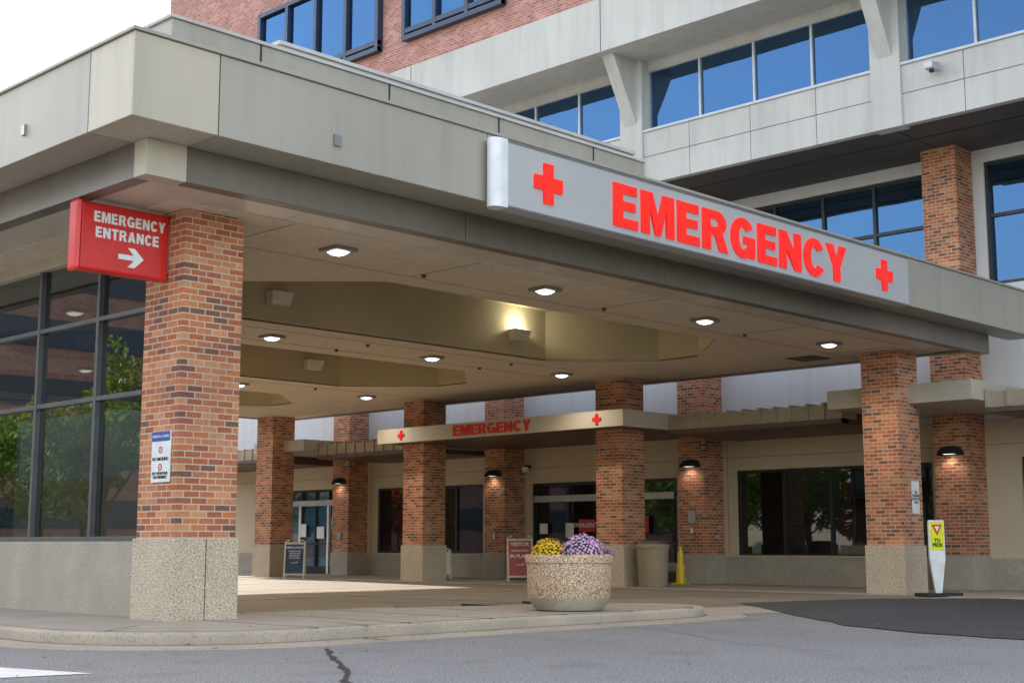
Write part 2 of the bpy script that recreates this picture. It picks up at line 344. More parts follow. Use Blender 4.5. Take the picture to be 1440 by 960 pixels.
for o in octs:
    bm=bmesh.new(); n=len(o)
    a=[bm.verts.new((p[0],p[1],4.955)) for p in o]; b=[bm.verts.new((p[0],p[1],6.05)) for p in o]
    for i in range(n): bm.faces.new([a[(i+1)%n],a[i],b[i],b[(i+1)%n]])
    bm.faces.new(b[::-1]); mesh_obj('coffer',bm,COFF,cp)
boxes('ceiling_joint',[(8.6,26.6,15.3,15.312,4.948,4.9535),(8.6,26.6,21.0,21.012,4.948,4.9535),(8.6,26.6,22.3,22.312,4.948,4.9535),(8.6,26.6,28.1,28.112,4.948,4.9535)]+[(x,x+.012,13.75,15.3,4.9475,4.9532) for x in (10.2,13.5,17.6,21.7,25.2)],surf('joint_brown',(.3,.25,.19),(.24,.2,.16)),cp)
bm=bmesh.new()
for x in (9.9,13.5,17.6,21.7):
    for y in (15.0,21.2,22.2,28.2):
        add_box(bm,(x,x+.05,y,y+.05,4.90,4.955))
mesh_obj('sprinkler_heads',bm,BROWN,cp)
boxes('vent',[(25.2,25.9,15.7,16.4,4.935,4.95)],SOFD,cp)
boxes('roof_tier_low',[(8.0,16.4,13.15,36,6.19,6.86)],PANEL,cp,.01)
boxes('roof_tier_low_cap',[(7.97,16.43,13.12,36,6.862,6.90)],CONC,cp)
boxes('roof_tier_low_joint',[(x,x+.02,13.14,13.15,6.2,6.86) for x in (9.2,11.2,13.2,15.2)],DARKSEAM,cp)
boxes('roof_tier_high',[(10.1,17.2,14.0,34,6.19,7.32)],PANEL,cp,.01)
boxes('roof_tier_high_cap',[(10.07,17.23,13.97,34,7.322,7.37)],CONC,cp)
boxes('fascia_bracket',[(9.65,9.75,12.27,12.3,5.55,5.68),(FX-.03,FX,14.6,14.68,5.6,5.72)],METAL,cp)
# ---------------------------------------------------------------- columns
def column(x,y,z0,zs,zt=4.955,w=.83):
    e=G('brick_column',(x+w/2,y+w/2,z0))
    boxes('shaft',[(x,x+w,y,y+w,zs-.01,zt)],BR,e)
    boxes('stone_base',[(x-.035,x+w+.035,y-.035,y+w+.035,z0-.02,zs)],STONE,e,.012)
    return e
c0=column(8.8,14.0,.13,1.07)
boxes('base_joint',[(9.2,9.21,13.962,13.97,.14,1.06)],DARKSEAM,c0)
cR=column(25.6,14.0,0,.98); column(25.6,21.3,0,.98); column(25.6,28.38,0,.98); column(25.6,35.35,0,.98)
# ---------------------------------------------------------------- glass screen wall
gw=G('glass_wall',(9.2,20,0))
boxes('base_wall',[(9.05,9.3,14.83,30,.1,1.04)],STONE2,gw,.01)
ym=[14.86+1.62*i for i in range(10)]
boxes('mullions',[(9.08,9.24,y-.03,y+.03,1.09,4.9) for y in ym]+[(9.085,9.235,14.83,29.6,z-.03,z+.03) for z in (1.07,2.88,3.93)],flat('mullion_grey',(.13,.13,.13),.4,.5),gw,.003)
boxes('head',[(9.04,9.28,14.83,29.6,4.78,4.96)],PANELC,gw)
bm=bmesh.new(); vs=[bm.verts.new(p) for p in [(9.15,29.6,1.07),(9.15,14.83,1.07),(9.15,14.83,4.8),(9.15,29.6,4.8)]]; bm.faces.new(vs); mesh_obj('glass_pane',bm,GLASS,gw)
# ---------------------------------------------------------------- main signs
s1=G('emergency_sign',(17.4,12.05,5.7))
boxes('sign_body',[(12.28,22.6,12.06,12.28,5.24,6.13)],SIGNG,s1,.012)
prism('sign_end_cap',[(12.279,12.058)]+arc(12.2,12.17,.15,.112,270,90,12)+[(12.279,12.282)],5.235,6.135,SIGNE,s1)
boxes('sign_trim',[(12.29,22.59,12.048,12.06,5.243,5.265),(12.29,22.59,12.048,12.06,6.10,6.127)],METAL,s1)
bold('letters',"EMERGENCY",6.1,.61,(17.4,12.045,5.66),'-Y',REDL,s1,.03)
cross('cross_a',.54,(13.03,12.045,5.68),'-Y',REDL,s1,.03)
cross('cross_b',.54,(21.72,12.045,5.68),'-Y',REDL,s1,.03)
s2=G('emergency_entrance_sign',(8.2,14.4,4.5))
boxes('panel',[(7.62,8.78,14.31,14.49,4.1,4.90)],RED,s2,.03)
boxes('edge_frame',[(7.57,7.65,14.29,14.51,4.08,4.92)],RED,s2,.04)
boxes('mount',[(8.75,8.82,14.33,14.47,4.2,4.82)],METAL,s2)
bold('text_a',"EMERGENCY",.93,.125,(8.25,14.303,4.735),'-Y',WHITEM,s2,.01,.14)
bold('text_b',"ENTRANCE",.82,.125,(8.22,14.303,4.555),'-Y',WHITEM,s2,.01,.14)
cu=bpy.data.curves.new('arrow','CURVE'); cu.dimensions='2D'; cu.fill_mode='BOTH'; cu.extrude=.005
p=[(-.16,-.03),(.04,-.03),(-.04,-.115),(.05,-.115),(.17,0),(.05,.115),(-.04,.115),(.04,.03),(-.16,.03)]
s=cu.splines.new('POLY'); s.points.add(len(p)-1); s.use_cyclic_u=True
for i,(a,b) in enumerate(p): s.points[i].co=(a,b,0,1)
curve_to_mesh('arrow',cu,WHITEM,s2,orient('-Y',(8.27,14.303,4.31)))
s3=G('no_smoking_sign',(8.78,14.3,2.0))
boxes('plate',[(8.78,8.797,14.13,14.53,1.72,2.32)],WHITEM,s3,.003)
boxes('header',[(8.776,8.78,14.135,14.525,2.2,2.315)],BLUE,s3)
text('t1',"HOSPITAL CAMPUS",.04,(8.773,14.33,2.255),'-X',WHITEM,s3)
text('t2',"NO SMOKING",.055,(8.777,14.33,1.99),'-X',BLACK,s3)
text('t3',"NO WEAPONS\nON PREMISES",.05,(8.777,14.33,1.80),'-X',BLACK,s3)
for zz in (2.10,1.895):
    bm=bmesh.new(); n=24
    for i in range(n):
        a0=2*math.pi*i/n;a1=2*math.pi*(i+1)/n
        bm.faces.new([bm.verts.new((8.776,14.33-r*math.cos(a),zz+r*math.sin(a))) for r,a in ((.028,a0),(.028,a1),(.042,a1),(.042,a0))])
    bm.faces.new([bm.verts.new(q) for q in [(8.7755,14.30,zz+.026),(8.7755,14.305,zz+.03),(8.7755,14.36,zz-.026),(8.7755,14.355,zz-.03)]])
    mesh_obj('no_symbol',bm,RED,s3)
s4=G('notice_sign',(26.2,13.98,2.0)); boxes('plate',[(25.98,26.26,13.97,13.995,1.62,2.28)],WHITEM,s4,.003)
text('t',"NO\nPARKING\nDROP OFF\nONLY",.075,(26.12,13.967,1.95),'-Y',BLACK,s4)
# ---------------------------------------------------------------- ceiling lamps
def ceil_lamp(x,y,lit):
    e=G('ceiling_lamp',(x,y,4.95))
    boxes('housing',[(-.19,.19,-.19,.19,-.05,0)],METAL,e,.008,True)
    bm=bmesh.new(); a=[bm.verts.new((sx*.11,sy*.11,-.05)) for sx,sy in ((-1,-1),(1,-1),(1,1),(-1,1))]; b=[bm.verts.new((sx*.06,sy*.06,-.09)) for sx,sy in ((-1,-1),(1,-1),(1,1),(-1,1))]
    bm.faces.new(b[::-1])
    for i in range(4): bm.faces.new([a[(i+1)%4],a[i],b[i],b[(i+1)%4]])
    mesh_obj('lens',bm,LENS,e,True)
    if lit:
        l=bpy.data.lights.new('lamp','SPOT'); l.spot_size=math.radians(155); l.spot_blend=.8; l.shadow_soft_size=.1; l.energy=140; l.color=(1,.91,.76); lo=bpy.data.objects.new('light',l); sc.collection.objects.link(lo); lo.parent=e; lo.location=(0,0,-.2)
for y in (14.5,21.65,28.75,35.6):
    for x in (11.5,15.6,19.75,23.85): ceil_lamp(x,y,y<30)
def uplight(x,y,on):
    e=G('wall_uplight',(x,y,5.4))
    bm=bmesh.new()
    pts=[(-.24,0,.12),(.24,0,.12),(.20,0,-.12),(-.20,0,-.12)]
    a=[bm.verts.new(p) for p in pts]; b=[bm.verts.new((p[0],-.26 if p[2]>0 else -.18,p[2])) for p in pts]
    bm.faces.new(a); bm.faces.new(b[::-1])
    for i in range(4): bm.faces.new([a[(i+1)%4],a[i],b[i],b[(i+1)%4]])
    bmesh.ops.recalc_face_normals(bm,faces=bm.faces)
    o=mesh_obj('box',bm,BOXW,e,True); md=o.modifiers.new('b','BEVEL'); md.width=.012
    if on:
        l=bpy.data.lights.new('up','POINT'); l.energy=on; l.shadow_soft_size=.05; l.color=(1,.98,.8); lo=bpy.data.objects.new('light',l); sc.collection.objects.link(lo); lo.parent=e; lo.location=(0,-.2,.22)
uplight(14.75,20.39,0); uplight(21.0,20.39,16); uplight(14.75,27.49,0); uplight(21.0,27.49,0); uplight(14.75,34.59,0); uplight(21.0,34.59,0)
# ---------------------------------------------------------------- building
hb=G('hospital_building',(30,10,0))
def wallgrid(name,x,y0,y1,z0,z1,ops,mat,depth=.18,parent=hb):
    ysx=sorted(set([y0,y1]+[v for o in ops for v in o[:2]])); zs=sorted(set([z0,z1]+[v for o in ops for v in o[2:]]))
    bm=bmesh.new()
    for a,b in zip(ysx,ysx[1:]):
        for c,d in zip(zs,zs[1:]):
            ym_,zm=(a+b)/2,(c+d)/2
            if any(o[0]<ym_<o[1] and o[2]<zm<o[3] for o in ops): continue
            bm.faces.new([bm.verts.new(q) for q in [(x,b,c),(x,a,c),(x,a,d),(x,b,d)]])
    for a,b,c,d in ops:
        X=x+depth
        for q in ([(x,a,c),(x,b,c),(X,b,c),(X,a,c)],[(x,a,d),(X,a,d),(X,b,d),(x,b,d)],[(x,a,c),(X,a,c),(X,a,d),(x,a,d)],[(x,b,c),(x,b,d),(X,b,d),(X,b,c)]):
            bm.faces.new([bm.verts.new(v) for v in q])
    bmesh.ops.remove_doubles(bm,verts=bm.verts,dist=1e-4)
    return mesh_obj(name,bm,mat,parent)
def pane(x,a,b,c,d,mat,parent=hb,name='window_glass'):
    bm=bmesh.new(); bm.faces.new([bm.verts.new(q) for q in [(x,b,c),(x,a,c),(x,a,d),(x,b,d)]]); mesh_obj(name,bm,mat,parent)
def frame(x,a,b,c,d,nv,hz,mat,t=.035,parent=hb,proud=.06):
    L=[(x-proud,x+.02,a,b,c,c+2*t),(x-proud,x+.02,a,b,d-2*t,d)]
    for i in range(nv+1):
        y=a+t+(b-a-2*t)*i/nv; L.append((x-proud-.003,x+.017,y-t,y+t,c+.002,d-.002))
    for z in hz: L.append((x-proud+.004,x+.014,a,b,z-t,z+t))
    boxes('window_frame',L,mat,parent)
X=29.4
ops=[(15.3,20.7,.66,2.86),(22.6,27.9,.02,2.75),(29.9,34.8,.70,2.80),(36.6,39.7,.02,2.85),(8.2,13.2,.02,2.9),(0.8,6.2,.66,2.86),(-6.4,-1,.66,2.86)]
wallgrid('ground_wall',X,-25,60,.7,3.75,[(a,b,max(c,.7001),d) for a,b,c,d in ops if c>.5]+[(a,b,.7,d) for a,b,c,d in ops if c<.5],TAN)
base=[]; cur=-25
for a,b in [(-6.4,-6.4)]+[(8.2,13.2),(22.6,27.9),(36.6,39.7)]+[(60,60)]:
    if a>cur: base.append((X-.06,X+.2,cur,a,0,.70))
    cur=b if b>cur else cur
boxes('stone_base_wall',base,STONE2,hb,.01)
boxes('sill',[(X-.09,X+.1,a-.05,b+.05,.68,.735) for a,b,c,d in ops if c>.5],STONE,hb,.006)
for a,b,c,d in ops:
    if c>.5: pane(X+.12,a,b,c,d,WIND); frame(X+.12,a,b,c+.04,d,4,[],FRAME)
boxes('wall_panel_joint',[(X-.006,X+.01,y,y+.015,.74,3.7) for y in (14.95,20.95,22.1,28.15,29.4,35.1,36.4,40.5,43,45.5,48)]+[(X-.006,X+.01,-25,60,3.18,3.195)],surf('tan_joint',(.3,.25,.18),(.25,.2,.15)),hb)
def doors(a,b,d,glass,parent):
    pane(X+.15,a,b,.02,d,glass,parent,'door_glass')
    frame(X+.15,a,b,.03,d,4,[d-.42],FRAME,.04,parent,.08)
    boxes('door_rail',[(X+.06,X+.16,a+.1,b-.1,.03,.28),(X+.05,X+.16,a+.1,b-.1,1.0,1.06)],FRAME,parent)
    boxes('operator_header',[(X-.02,X+.14,a+.1,b-.1,d-.55,d-.36)],FRAMEL,parent,.01)
dr=G('sliding_door',(X,25.2,0)); doors(22.6,27.9,2.75,WIND,dr)
boxes('poster',[(X+.03,X+.045,23.6,24.5,1.3,1.75),(X+.03,X+.045,25.5,26.1,1.35,1.7)],flat('poster_red',(.5,.03,.04),.5),dr)
boxes('poster_white',[(X+.03,X+.045,24.55,24.85,1.7,2.05),(X+.03,X+.045,26.3,26.6,1.2,1.6),(X+.03,X+.045,27.3,27.6,1.3,1.6)],WHITEM,dr)
text('door_text',"EMERGENCY",.17,(X+.027,25.8,1.53),'-X',WHITEM,dr)
dl=G('sliding_door',(X,38,0)); doors(36.6,39.7,2.85,window_mat('window_door_blue',(.6,.75,.85),.2,(.02,.05,.07)),dl)
boxes('poster_white',[(X+.03,X+.045,36.9,37.2,1.5,1.9),(X+.03,X+.045,37.6,38.0,1.2,1.6),(X+.03,X+.045,38.6,38.95,1.25,1.7)],WHITEM,dl)
boxes('door_posts',[(X+.02,X+.12,37.35,37.45,.03,2.4),(X+.02,X+.12,38.9,39.0,.03,2.4)],WHITEM,dl)
d3=G('glass_door',(X,10.7,0)); doors(8.2,13.2,2.9,WIND,d3)
gy=[14.0+7.1*k for k in range(-5,4)]
ops2=[(y+1.1,y+7.1-.27,6.75,9.6) for y in gy]
wallgrid('upper_wall',X+.01,-25,60,3.75,6.5,[],CONCL)
wallgrid('second_floor_wall',X+.01,-25,46,6.5,9.9,ops2,CONCL)
for a,b,c,d in ops2: pane(X+.13,a,b,c,d,WINB); frame(X+.13,a,b,c,d,4,[8.35],FRAME,.04)
for y in gy:
    if y<-20: continue
    boxes('pilaster',[(28.6,X,y,y+.83,.74,9.9)],BR,hb)
    boxes('pilaster_base',[(28.57,X-.005,y-.03,y+.86,.02,.75)],STONE2,hb,.01)
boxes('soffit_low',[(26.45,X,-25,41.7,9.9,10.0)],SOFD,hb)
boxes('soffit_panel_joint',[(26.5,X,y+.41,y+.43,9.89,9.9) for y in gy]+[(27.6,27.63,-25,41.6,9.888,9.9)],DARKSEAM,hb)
bay=1.775; ys0=14.41-7.1*5
pan=[];
k=0
while ys0+k*bay<41.6:
    a=ys0+k*bay;b=min(a+bay,41.7)
    pan+= [(26.4,26.6,a+.008,b-.008,9.88,10.56),(26.4,26.6,a+.008,b-.008,10.576,11.2)]; k+=1
boxes('spandrel_panels',pan,CONC,hb,.005)
boxes('spandrel_back',[(26.44,26.7,-21,41.65,9.9,11.19)],flat('joint_grey',(.2,.2,.2),.8),hb)
boxes('sill_metal',[(26.36,26.8,-21,41.7,11.2,11.26)],FRAMEL,hb)
wallgrid('ribbon_wall',26.62,-21,41.7,12.85,13.1,[],CONC)
for y in gy:
    a=y+.41+.36;b=y+.41+7.1-.36
    if b>41.7: b=41.6
    pane(26.66,a,b,11.26,12.87,WINB); frame(26.66,a,b,11.26,12.87,4,[],FRAMEL,.03)
    y0=y+.41-.36;y1=y+.41+.36
    boxes('pier',[(26.34,26.7,y0,y1,9.86,13.1)],CONC,hb,.008)
    bm=bmesh.new()
    P=[(26.34,11.45),(25.45,13.1),(26.34,13.1)]
    A=[bm.verts.new((p[0],y0+.18,p[1])) for p in P];B=[bm.verts.new((p[0],y1-.18,p[1])) for p in P]
    bm.faces.new(A);bm.faces.new(B[::-1])
    for i in range(3): bm.faces.new([A[i],B[i],B[(i+1)%3],A[(i+1)%3]])
    bmesh.ops.recalc_face_normals(bm,faces=bm.faces); mesh_obj('bracket',bm,CONC,hb)
boxes('concrete_band',[(25.2,27.5,-21,41.72,13.1,14.5)],CONC,hb,.01)
boxes('band_joint',[(25.194,25.2,y,y+.015,13.12,14.48) for y in [14.41+7.1*k for k in range(-4,4)]],DARKSEAM,hb)
ops3=[]
for z in (15.3,19.4):
    for a,b in [(30,36),(24.9,28.9),(17.8,23.8),(10.7,16.7),(3.6,9.6),(-3.5,2.5),(-10.6,-4.6)]:
        ops3.append((a,b,z,z+2.7))
wallgrid('brick_wall',25.3,-21,41.7,14.5,23.5,ops3,BR2)
for a,b,c,d in ops3:
    pane(25.20,a+.05,b-.05,c+.05,d-.05,WINB); frame(25.20,a-.02,b+.02,c-.02,d+.02,4 if b-a>4.5 else 3,[c+.25],FRAMEB,.07,hb,.12)
    boxes('window_box',[(25.225,25.5,a,b,c,d)],FRAMEB,hb)
boxes('core',[(29.62,48,-25,45.8,0,13),(26.75,48,-21,41.6,10.0,13.0),(25.6,48,-21,41.65,14.4,23.4)],CONCL,hb)
boxes('brick_end_wall',[(25.31,48,41.65,41.75,14.5,23.5)],BR2,hb)
boxes('parapet',[(25.15,48,-21,41.8,23.5,23.8)],CONC,hb)
boxes('end_wall_low',[(29.41,48,59.9,60.1,0,6.5)],CONCL,hb)
sg=G('security_camera',(26.2,13.2,10.9)); boxes('body',[(-.25,.1,-.1,.1,-.08,.08)],FRAMEL,sg,.02,True); boxes('arm',[(.08,.22,-.03,.03,-.02,.15)],FRAMEL,sg,0,True); lathe('lens',[(.05,0),(.05,.05)],BLACK,sg,True,12,(-.1,0,-.13))
# ---------------------------------------------------------------- walkway canopies
wc=G('walkway_canopy',(27,25,3.9))
FS=surf('canopy_sign_fascia',(.50,.44,.355),(.44,.39,.315),1,.45,.1)
boxes('sign_fascia',[(24.8,24.95,20.6,29.4,3.73,4.12),(24.95,29.4,20.6,20.75,3.73,4.12),(24.95,29.4,29.25,29.4,3.73,4.12)],FS,wc,.006)
boxes('canopy_soffit',[(24.95,29.39,20.75,29.25,3.76,3.85)],BROWN,wc)
def ribbed(y0,y1,x0=26.55,zt=4.06):
    boxes('ribbed_slab',[(x0+.04,29.39,y0,y1,3.60,zt-.06)],BROWN,wc)
    boxes('drip_edge',[(x0-.03,x0+.3,y0,y1,3.62,3.72)],BROWN,wc)
    L=[(x0,x0+.2,y0,y1,3.72,zt-.02)]
    n=int((y1-y0)/.42)
    for i in range(n+1):
        y=y0+(y1-y0)*i/n; L.append((x0-.04,x0+.6,y-.035,y+.035,3.725,zt+.03))
    boxes('ribs',L,RIB,wc,.004)
ribbed(15.9,20.58); ribbed(29.42,34.3); ribbed(36.9,44); ribbed(5.5,12.55); ribbed(-6,5.3)
boxes('beam_box',[(26.0,29.3,12.6,15.9,3.86,4.26),(26.0,29.3,34.3,36.9,3.86,4.2)],FS,wc,.01)
bs=G('emergency_sign',(24.8,25,3.93))
bold('letters',"EMERGENCY",2.8,.27,(24.79,24.95,3.925),'-X',RED,bs,.02)
cross('cross_a',.26,(24.79,28.4,3.925),'-X',RED,bs); cross('cross_b',.26,(24.79,21.4,3.925),'-X',RED,bs)
# ---------------------------------------------------------------- wall lamps on pilasters
for y in (14.415,21.515,28.615,35.715,7.3):
    e=G('wall_lamp',(28.6,y,2.95))
    bm=bmesh.new(); n=14; prev=None
    prof=[(.0,.20),(.10,.19),(.17,.15),(.22,.08),(.25,0.0)]
    rings=[]
    for r,z in prof:
        rings.append([bm.verts.new((-1.3*r*math.sin(math.pi*i/n),r*1.25*math.cos(math.pi*i/n),z)) for i in range(n+1)])
    for a,b in zip(rings,rings[1:]):
        for i in range(n): bm.faces.new([a[i],a[i+1],b[i+1],b[i]])
    bmesh.ops.remove_doubles(bm,verts=bm.verts,dist=1e-4); bmesh.ops.recalc_face_normals(bm,faces=bm.faces)
    mesh_obj('shade',bm,BLACK,e,True,True)
    boxes('backplate',[(-.02,0,-.25,.25,-.02,.15)],BLACK,e,.0,True)
    boxes('lens',[(-.2,-.04,-.12,.12,.01,.03)],LENSW,e,0,True)
    l=bpy.data.lights.new('s','SPOT'); l.energy=8; l.spot_size=math.radians(140); l.spot_blend=.6; l.shadow_soft_size=.06; l.color=(1,.88,.7)
    lo=bpy.data.objects.new('light',l); sc.collection.objects.link(lo); lo.parent=e; lo.location=(-.14,0,-.02)
f1=G('intercom_panel',(28.58,21.5,1.7)); boxes('plate',[(-.03,.0,-.12,.12,-.16,.16)],METAL,f1,.005,True); boxes('button',[(-.04,-.03,-.04,.04,-.42,-.28)],WHITEM,f1,0,True)
f2=G('intercom_panel',(28.58,28.6,1.25)); boxes('plate',[(-.03,.0,-.06,.06,-.1,.1)],METAL,f2,.005,True)
f2=G('intercom_panel',(28.58,35.7,1.25)); boxes('plate',[(-.03,.0,-.1,.1,-.1,.12)],METAL,f2,.005,True)
for y in (27.95,29.3):
    e=G('security_camera',(29.3,y,3.2)); boxes('mount',[(-.1,.1,-.04,.04,0,.08)],BLACK,e,.01,True); lathe('dome',[(.02,-.14),(.09,-.10),(.11,-.02),(.11,.02)],WHITEM,e,True,16,(-.12,0,0))
# ---------------------------------------------------------------- planter
px,py=13.96,12.56
pl=G('planter',(px,py,.134))
PST=surf('planter_aggregate',(.56,.36,.21),(.47,.305,.18),4,.9,0,.8,50,[(45,(.14,.08,.045),.50,.60,.85),(65,(.82,.70,.54),.54,.61,.85)])
lathe('bowl',[(.36,0),(.44,.015),(.50,.08),(.535,.16),(.54,.17)],WALK,pl)
lathe('body',[(.540,.17),(.552,.19),(.562,.45),(.568,.62)],PST,pl)
lathe('rim',[(.568,.62),(.585,.63),(.588,.715),(.575,.735),(.52,.735),(.51,.69),(.0,.68)],PST,pl)
lathe('soil',[(.5,.69),(.0,.70)],SOIL,pl)
def mum(name,cx,cy,rx,rz,petal,n,seed):
    rr=random.Random(seed); e=G(name,(px+cx,py+cy,.133+.70))
    bm=bmesh.new()
    for i in range(900):
        a=rr.uniform(0,6.283);u=rr.uniform(0,1);ph=math.acos(u*.99);r=rr.uniform(.6,.95)
        c=Vector((rx*r*math.sin(ph)*math.cos(a),rx*r*math.sin(ph)*math.sin(a),rz*r*math.cos(ph)))
        d=Vector((rr.uniform(-1,1),rr.uniform(-1,1),rr.uniform(-.5,1))).normalized(); t=d.orthogonal().normalized(); s=rr.uniform(.018,.035)
        bm.faces.new([bm.verts.new(c+v) for v in (d*s,t*s*.5,-d*s,-t*s*.5)])
    mesh_obj('foliage',bm,LEAF,e,True)
    bm=bmesh.new()
    for i in range(n):
        a=i*2.39996; u=1-(i+.5)/n; ph=math.acos(u)
        r=rr.uniform(.88,1.09)
        nrm=Vector((math.sin(ph)*math.cos(a),math.sin(ph)*math.sin(a),math.cos(ph)))
        c=Vector((rx*r*nrm.x,rx*r*nrm.y,rz*r*nrm.z+.02))
        nn=(nrm+Vector((rr.uniform(-.4,.4),rr.uniform(-.4,.4),rr.uniform(-.2,.5)))).normalized()
        t=nn.orthogonal().normalized(); b=nn.cross(t); s=rr.uniform(.016,.027)
        for ring,(k,h,m) in enumerate(((1,.0,9),(.6,.35,7))):
            for j in range(m):
                an=2*math.pi*(j+ring*.5)/m; w=.45
                def P(q,rad,hh): return c+(t*math.cos(q)+b*math.sin(q))*rad+nn*hh
                bm.faces.new([bm.verts.new(P(an,0,h*s*.5)),bm.verts.new(P(an-w/1.3,s*k*.7,s*.2+h*s)),bm.verts.new(P(an,s*k,s*.25+h*s)),bm.verts.new(P(an+w/1.3,s*k*.7,s*.2+h*s))])
    mesh_obj('flowers',bm,petal,e,True)
mum('pink_chrysanthemum',.10,-.16,.29,.27,surf('petal_pink',(.80,.56,.74),(.62,.34,.58),18,.7),270,3)
mum('yellow_chrysanthemum',-.20,.18,.21,.21,surf('petal_yellow',(.90,.64,.02),(.82,.48,.01),18,.7),160,4)
mum('pink_chrysanthemum',.28,-.38,.12,.11,surf('petal_mauve',(.50,.22,.42),(.36,.14,.30),9,.7),45,5)
# ---------------------------------------------------------------- boards, trash can, cone, crossing sign
BFR=flat('board_frame',(.66,.58,.46),.5)
def aframe(name,loc,rz,face,txt,sub,w=.62,h=1.12):
    e=G(name,loc,rz)
    for sgn in (-1,1):
        tilt=Matrix.Rotation(sgn*math.radians(-11),4,'X')
        T=Matrix.Translation((0,sgn*.22,0))@tilt if False else Matrix.Translation((0,sgn*.22,0))@Matrix.Rotation(sgn*math.radians(11),4,'X')
        bm=bmesh.new()
        fr=.045
        for b in [(-w/2,-w/2+fr,-.02,.02,0,h),(w/2-fr,w/2,-.02,.02,0,h),(-w/2+fr,w/2-fr,-.02,.02,h-.10,h-.04),(-w/2+fr,w/2-fr,-.02,.02,.10,.15)]: add_box(bm,b)
        add_box(bm,(-w/2+.06,-w/2+.14,-.018,.018,h,h+.04)); add_box(bm,(w/2-.14,w/2-.06,-.018,.018,h,h+.04))
        bm.transform(T); mesh_obj('frame',bm,BFR,e,True)
        bm=bmesh.new(); add_box(bm,(-w/2+fr,w/2-fr,-.012,.012,.15,h-.10)); bm.transform(T); mesh_obj('panel',bm,face,e,True)
    T=Matrix.Translation((0,-.22,0))@Matrix.Rotation(math.radians(-11),4,'X')
    z=h-.2
    for i,(s,sz) in enumerate([(txt[0],txt[1])]+sub):
        if s: text('text',s,sz,None,None,WHITEM,e,.01,T@Matrix.Translation((0,-.018,z))@Matrix.Rotation(math.pi/2,4,'X'),True)
        z-=sz*1.25
    return e
face_cam=math.radians(-45)
aframe('sandwich_board',(25.35,33.75,.004),face_cam,NAVY,("AMBULANCES",.085),[("PATIENTS AND",.055),("VISITORS USE",.055),("MAIN ENTRY",.055),("FOR ACCESS",.055),("",.05),("---->",.11)])
REDB=flat('board_red',(.42,.06,.05),.5)
aframe('sandwich_board',(27.45,26.5,.02),face_cam+.1,REDB,("VISITOR",.14),[("RESTRICTIONS",.07),("",.05),("IN PLACE",.13),("",.05),("---->",.12)],.70,1.2)
aframe('sandwich_board',(28.05,25.95,.02),face_cam-.4,REDB,("VISITOR",.13),[("RESTRICTIONS",.065),("",.05),("IN PLACE",.12)],.62,1.12)
aframe('sandwich_board',(28.2,30.4,.02),face_cam+.2,WHITE,("NOTICE",.1),[],.5,.85)
tc=G('trash_can',(25.8,20.57,.02))
lathe('body',[(.32,0),(.34,.03),(.37,.85),(.375,.9)],BEIGEP,tc); lathe('rim',[(.395,.9),(.40,.93),(.395,.98),(.37,.99)],BEIGEP,tc); lathe('lid',[(.36,.99),(.34,1.05),(.22,1.08),(.2,1.07),(.0,1.06)],BROWN,tc)
cn=G('caution_cone',(28.0,21.45,.02))
lathe('cone',[(.02,.93),(.05,.92),(.055,.75),(.075,.74),(.08,.5),(.10,.49),(.125,.04)][::-1],YEL,cn,True,20)
boxes('base',[(-.16,.16,-.16,.16,0,.04)],YEL,cn,.015,True); boxes('wing',[(-.11,.11,-.012,.012,.25,.8)],YEL,cn,.01,True)
ps=G('pedestrian_crossing_sign',(25.32,13.15,.012),face_cam+.35)
prism('base',[(-.42,-.2),(-.3,-.28),(.3,-.28),(.42,-.2),(.42,.2),(.3,.28),(-.3,.28),(-.42,.2)],0,.06,BLACK,ps,True,.015)
bm=bmesh.new()
P=[(-.07,.06),(.07,.06),(.18,.72),(.18,1.42),(.16,1.46),(-.16,1.46),(-.18,1.42),(-.18,.72)]
A=[bm.verts.new((p[0],-.02,p[1])) for p in P];B=[bm.verts.new((p[0],.02,p[1])) for p in P]; bm.faces.new(A);bm.faces.new(B[::-1])
for i in range(8): bm.faces.new([A[i],B[i],B[(i+1)%8],A[(i+1)%8]])
bmesh.ops.recalc_face_normals(bm,faces=bm.faces); mesh_obj('paddle',bm,WHITEM,ps,True)
boxes('yellow_face',[(-.155,.155,-.026,-.02,.88,1.42)],YELG,ps,0,True)
bm=bmesh.new(); bm.faces.new([bm.verts.new(q) for q in [(0,-.029,1.16),(.12,-.029,1.37),(-.12,-.029,1.37)]]); mesh_obj('yield_triangle',bm,RED,ps,True)
bm=bmesh.new(); bm.faces.new([bm.verts.new(q) for q in [(0,-.031,1.23),(.06,-.031,1.34),(-.06,-.031,1.34)]]); mesh_obj('yield_inner',bm,WHITEM,ps,True)
text('label',"TO\nPEDS",.1,None,None,BLACK,ps,.02,Matrix.Translation((0,-.028,1.02))@Matrix.Rotation(math.pi/2,4,'X'),True)
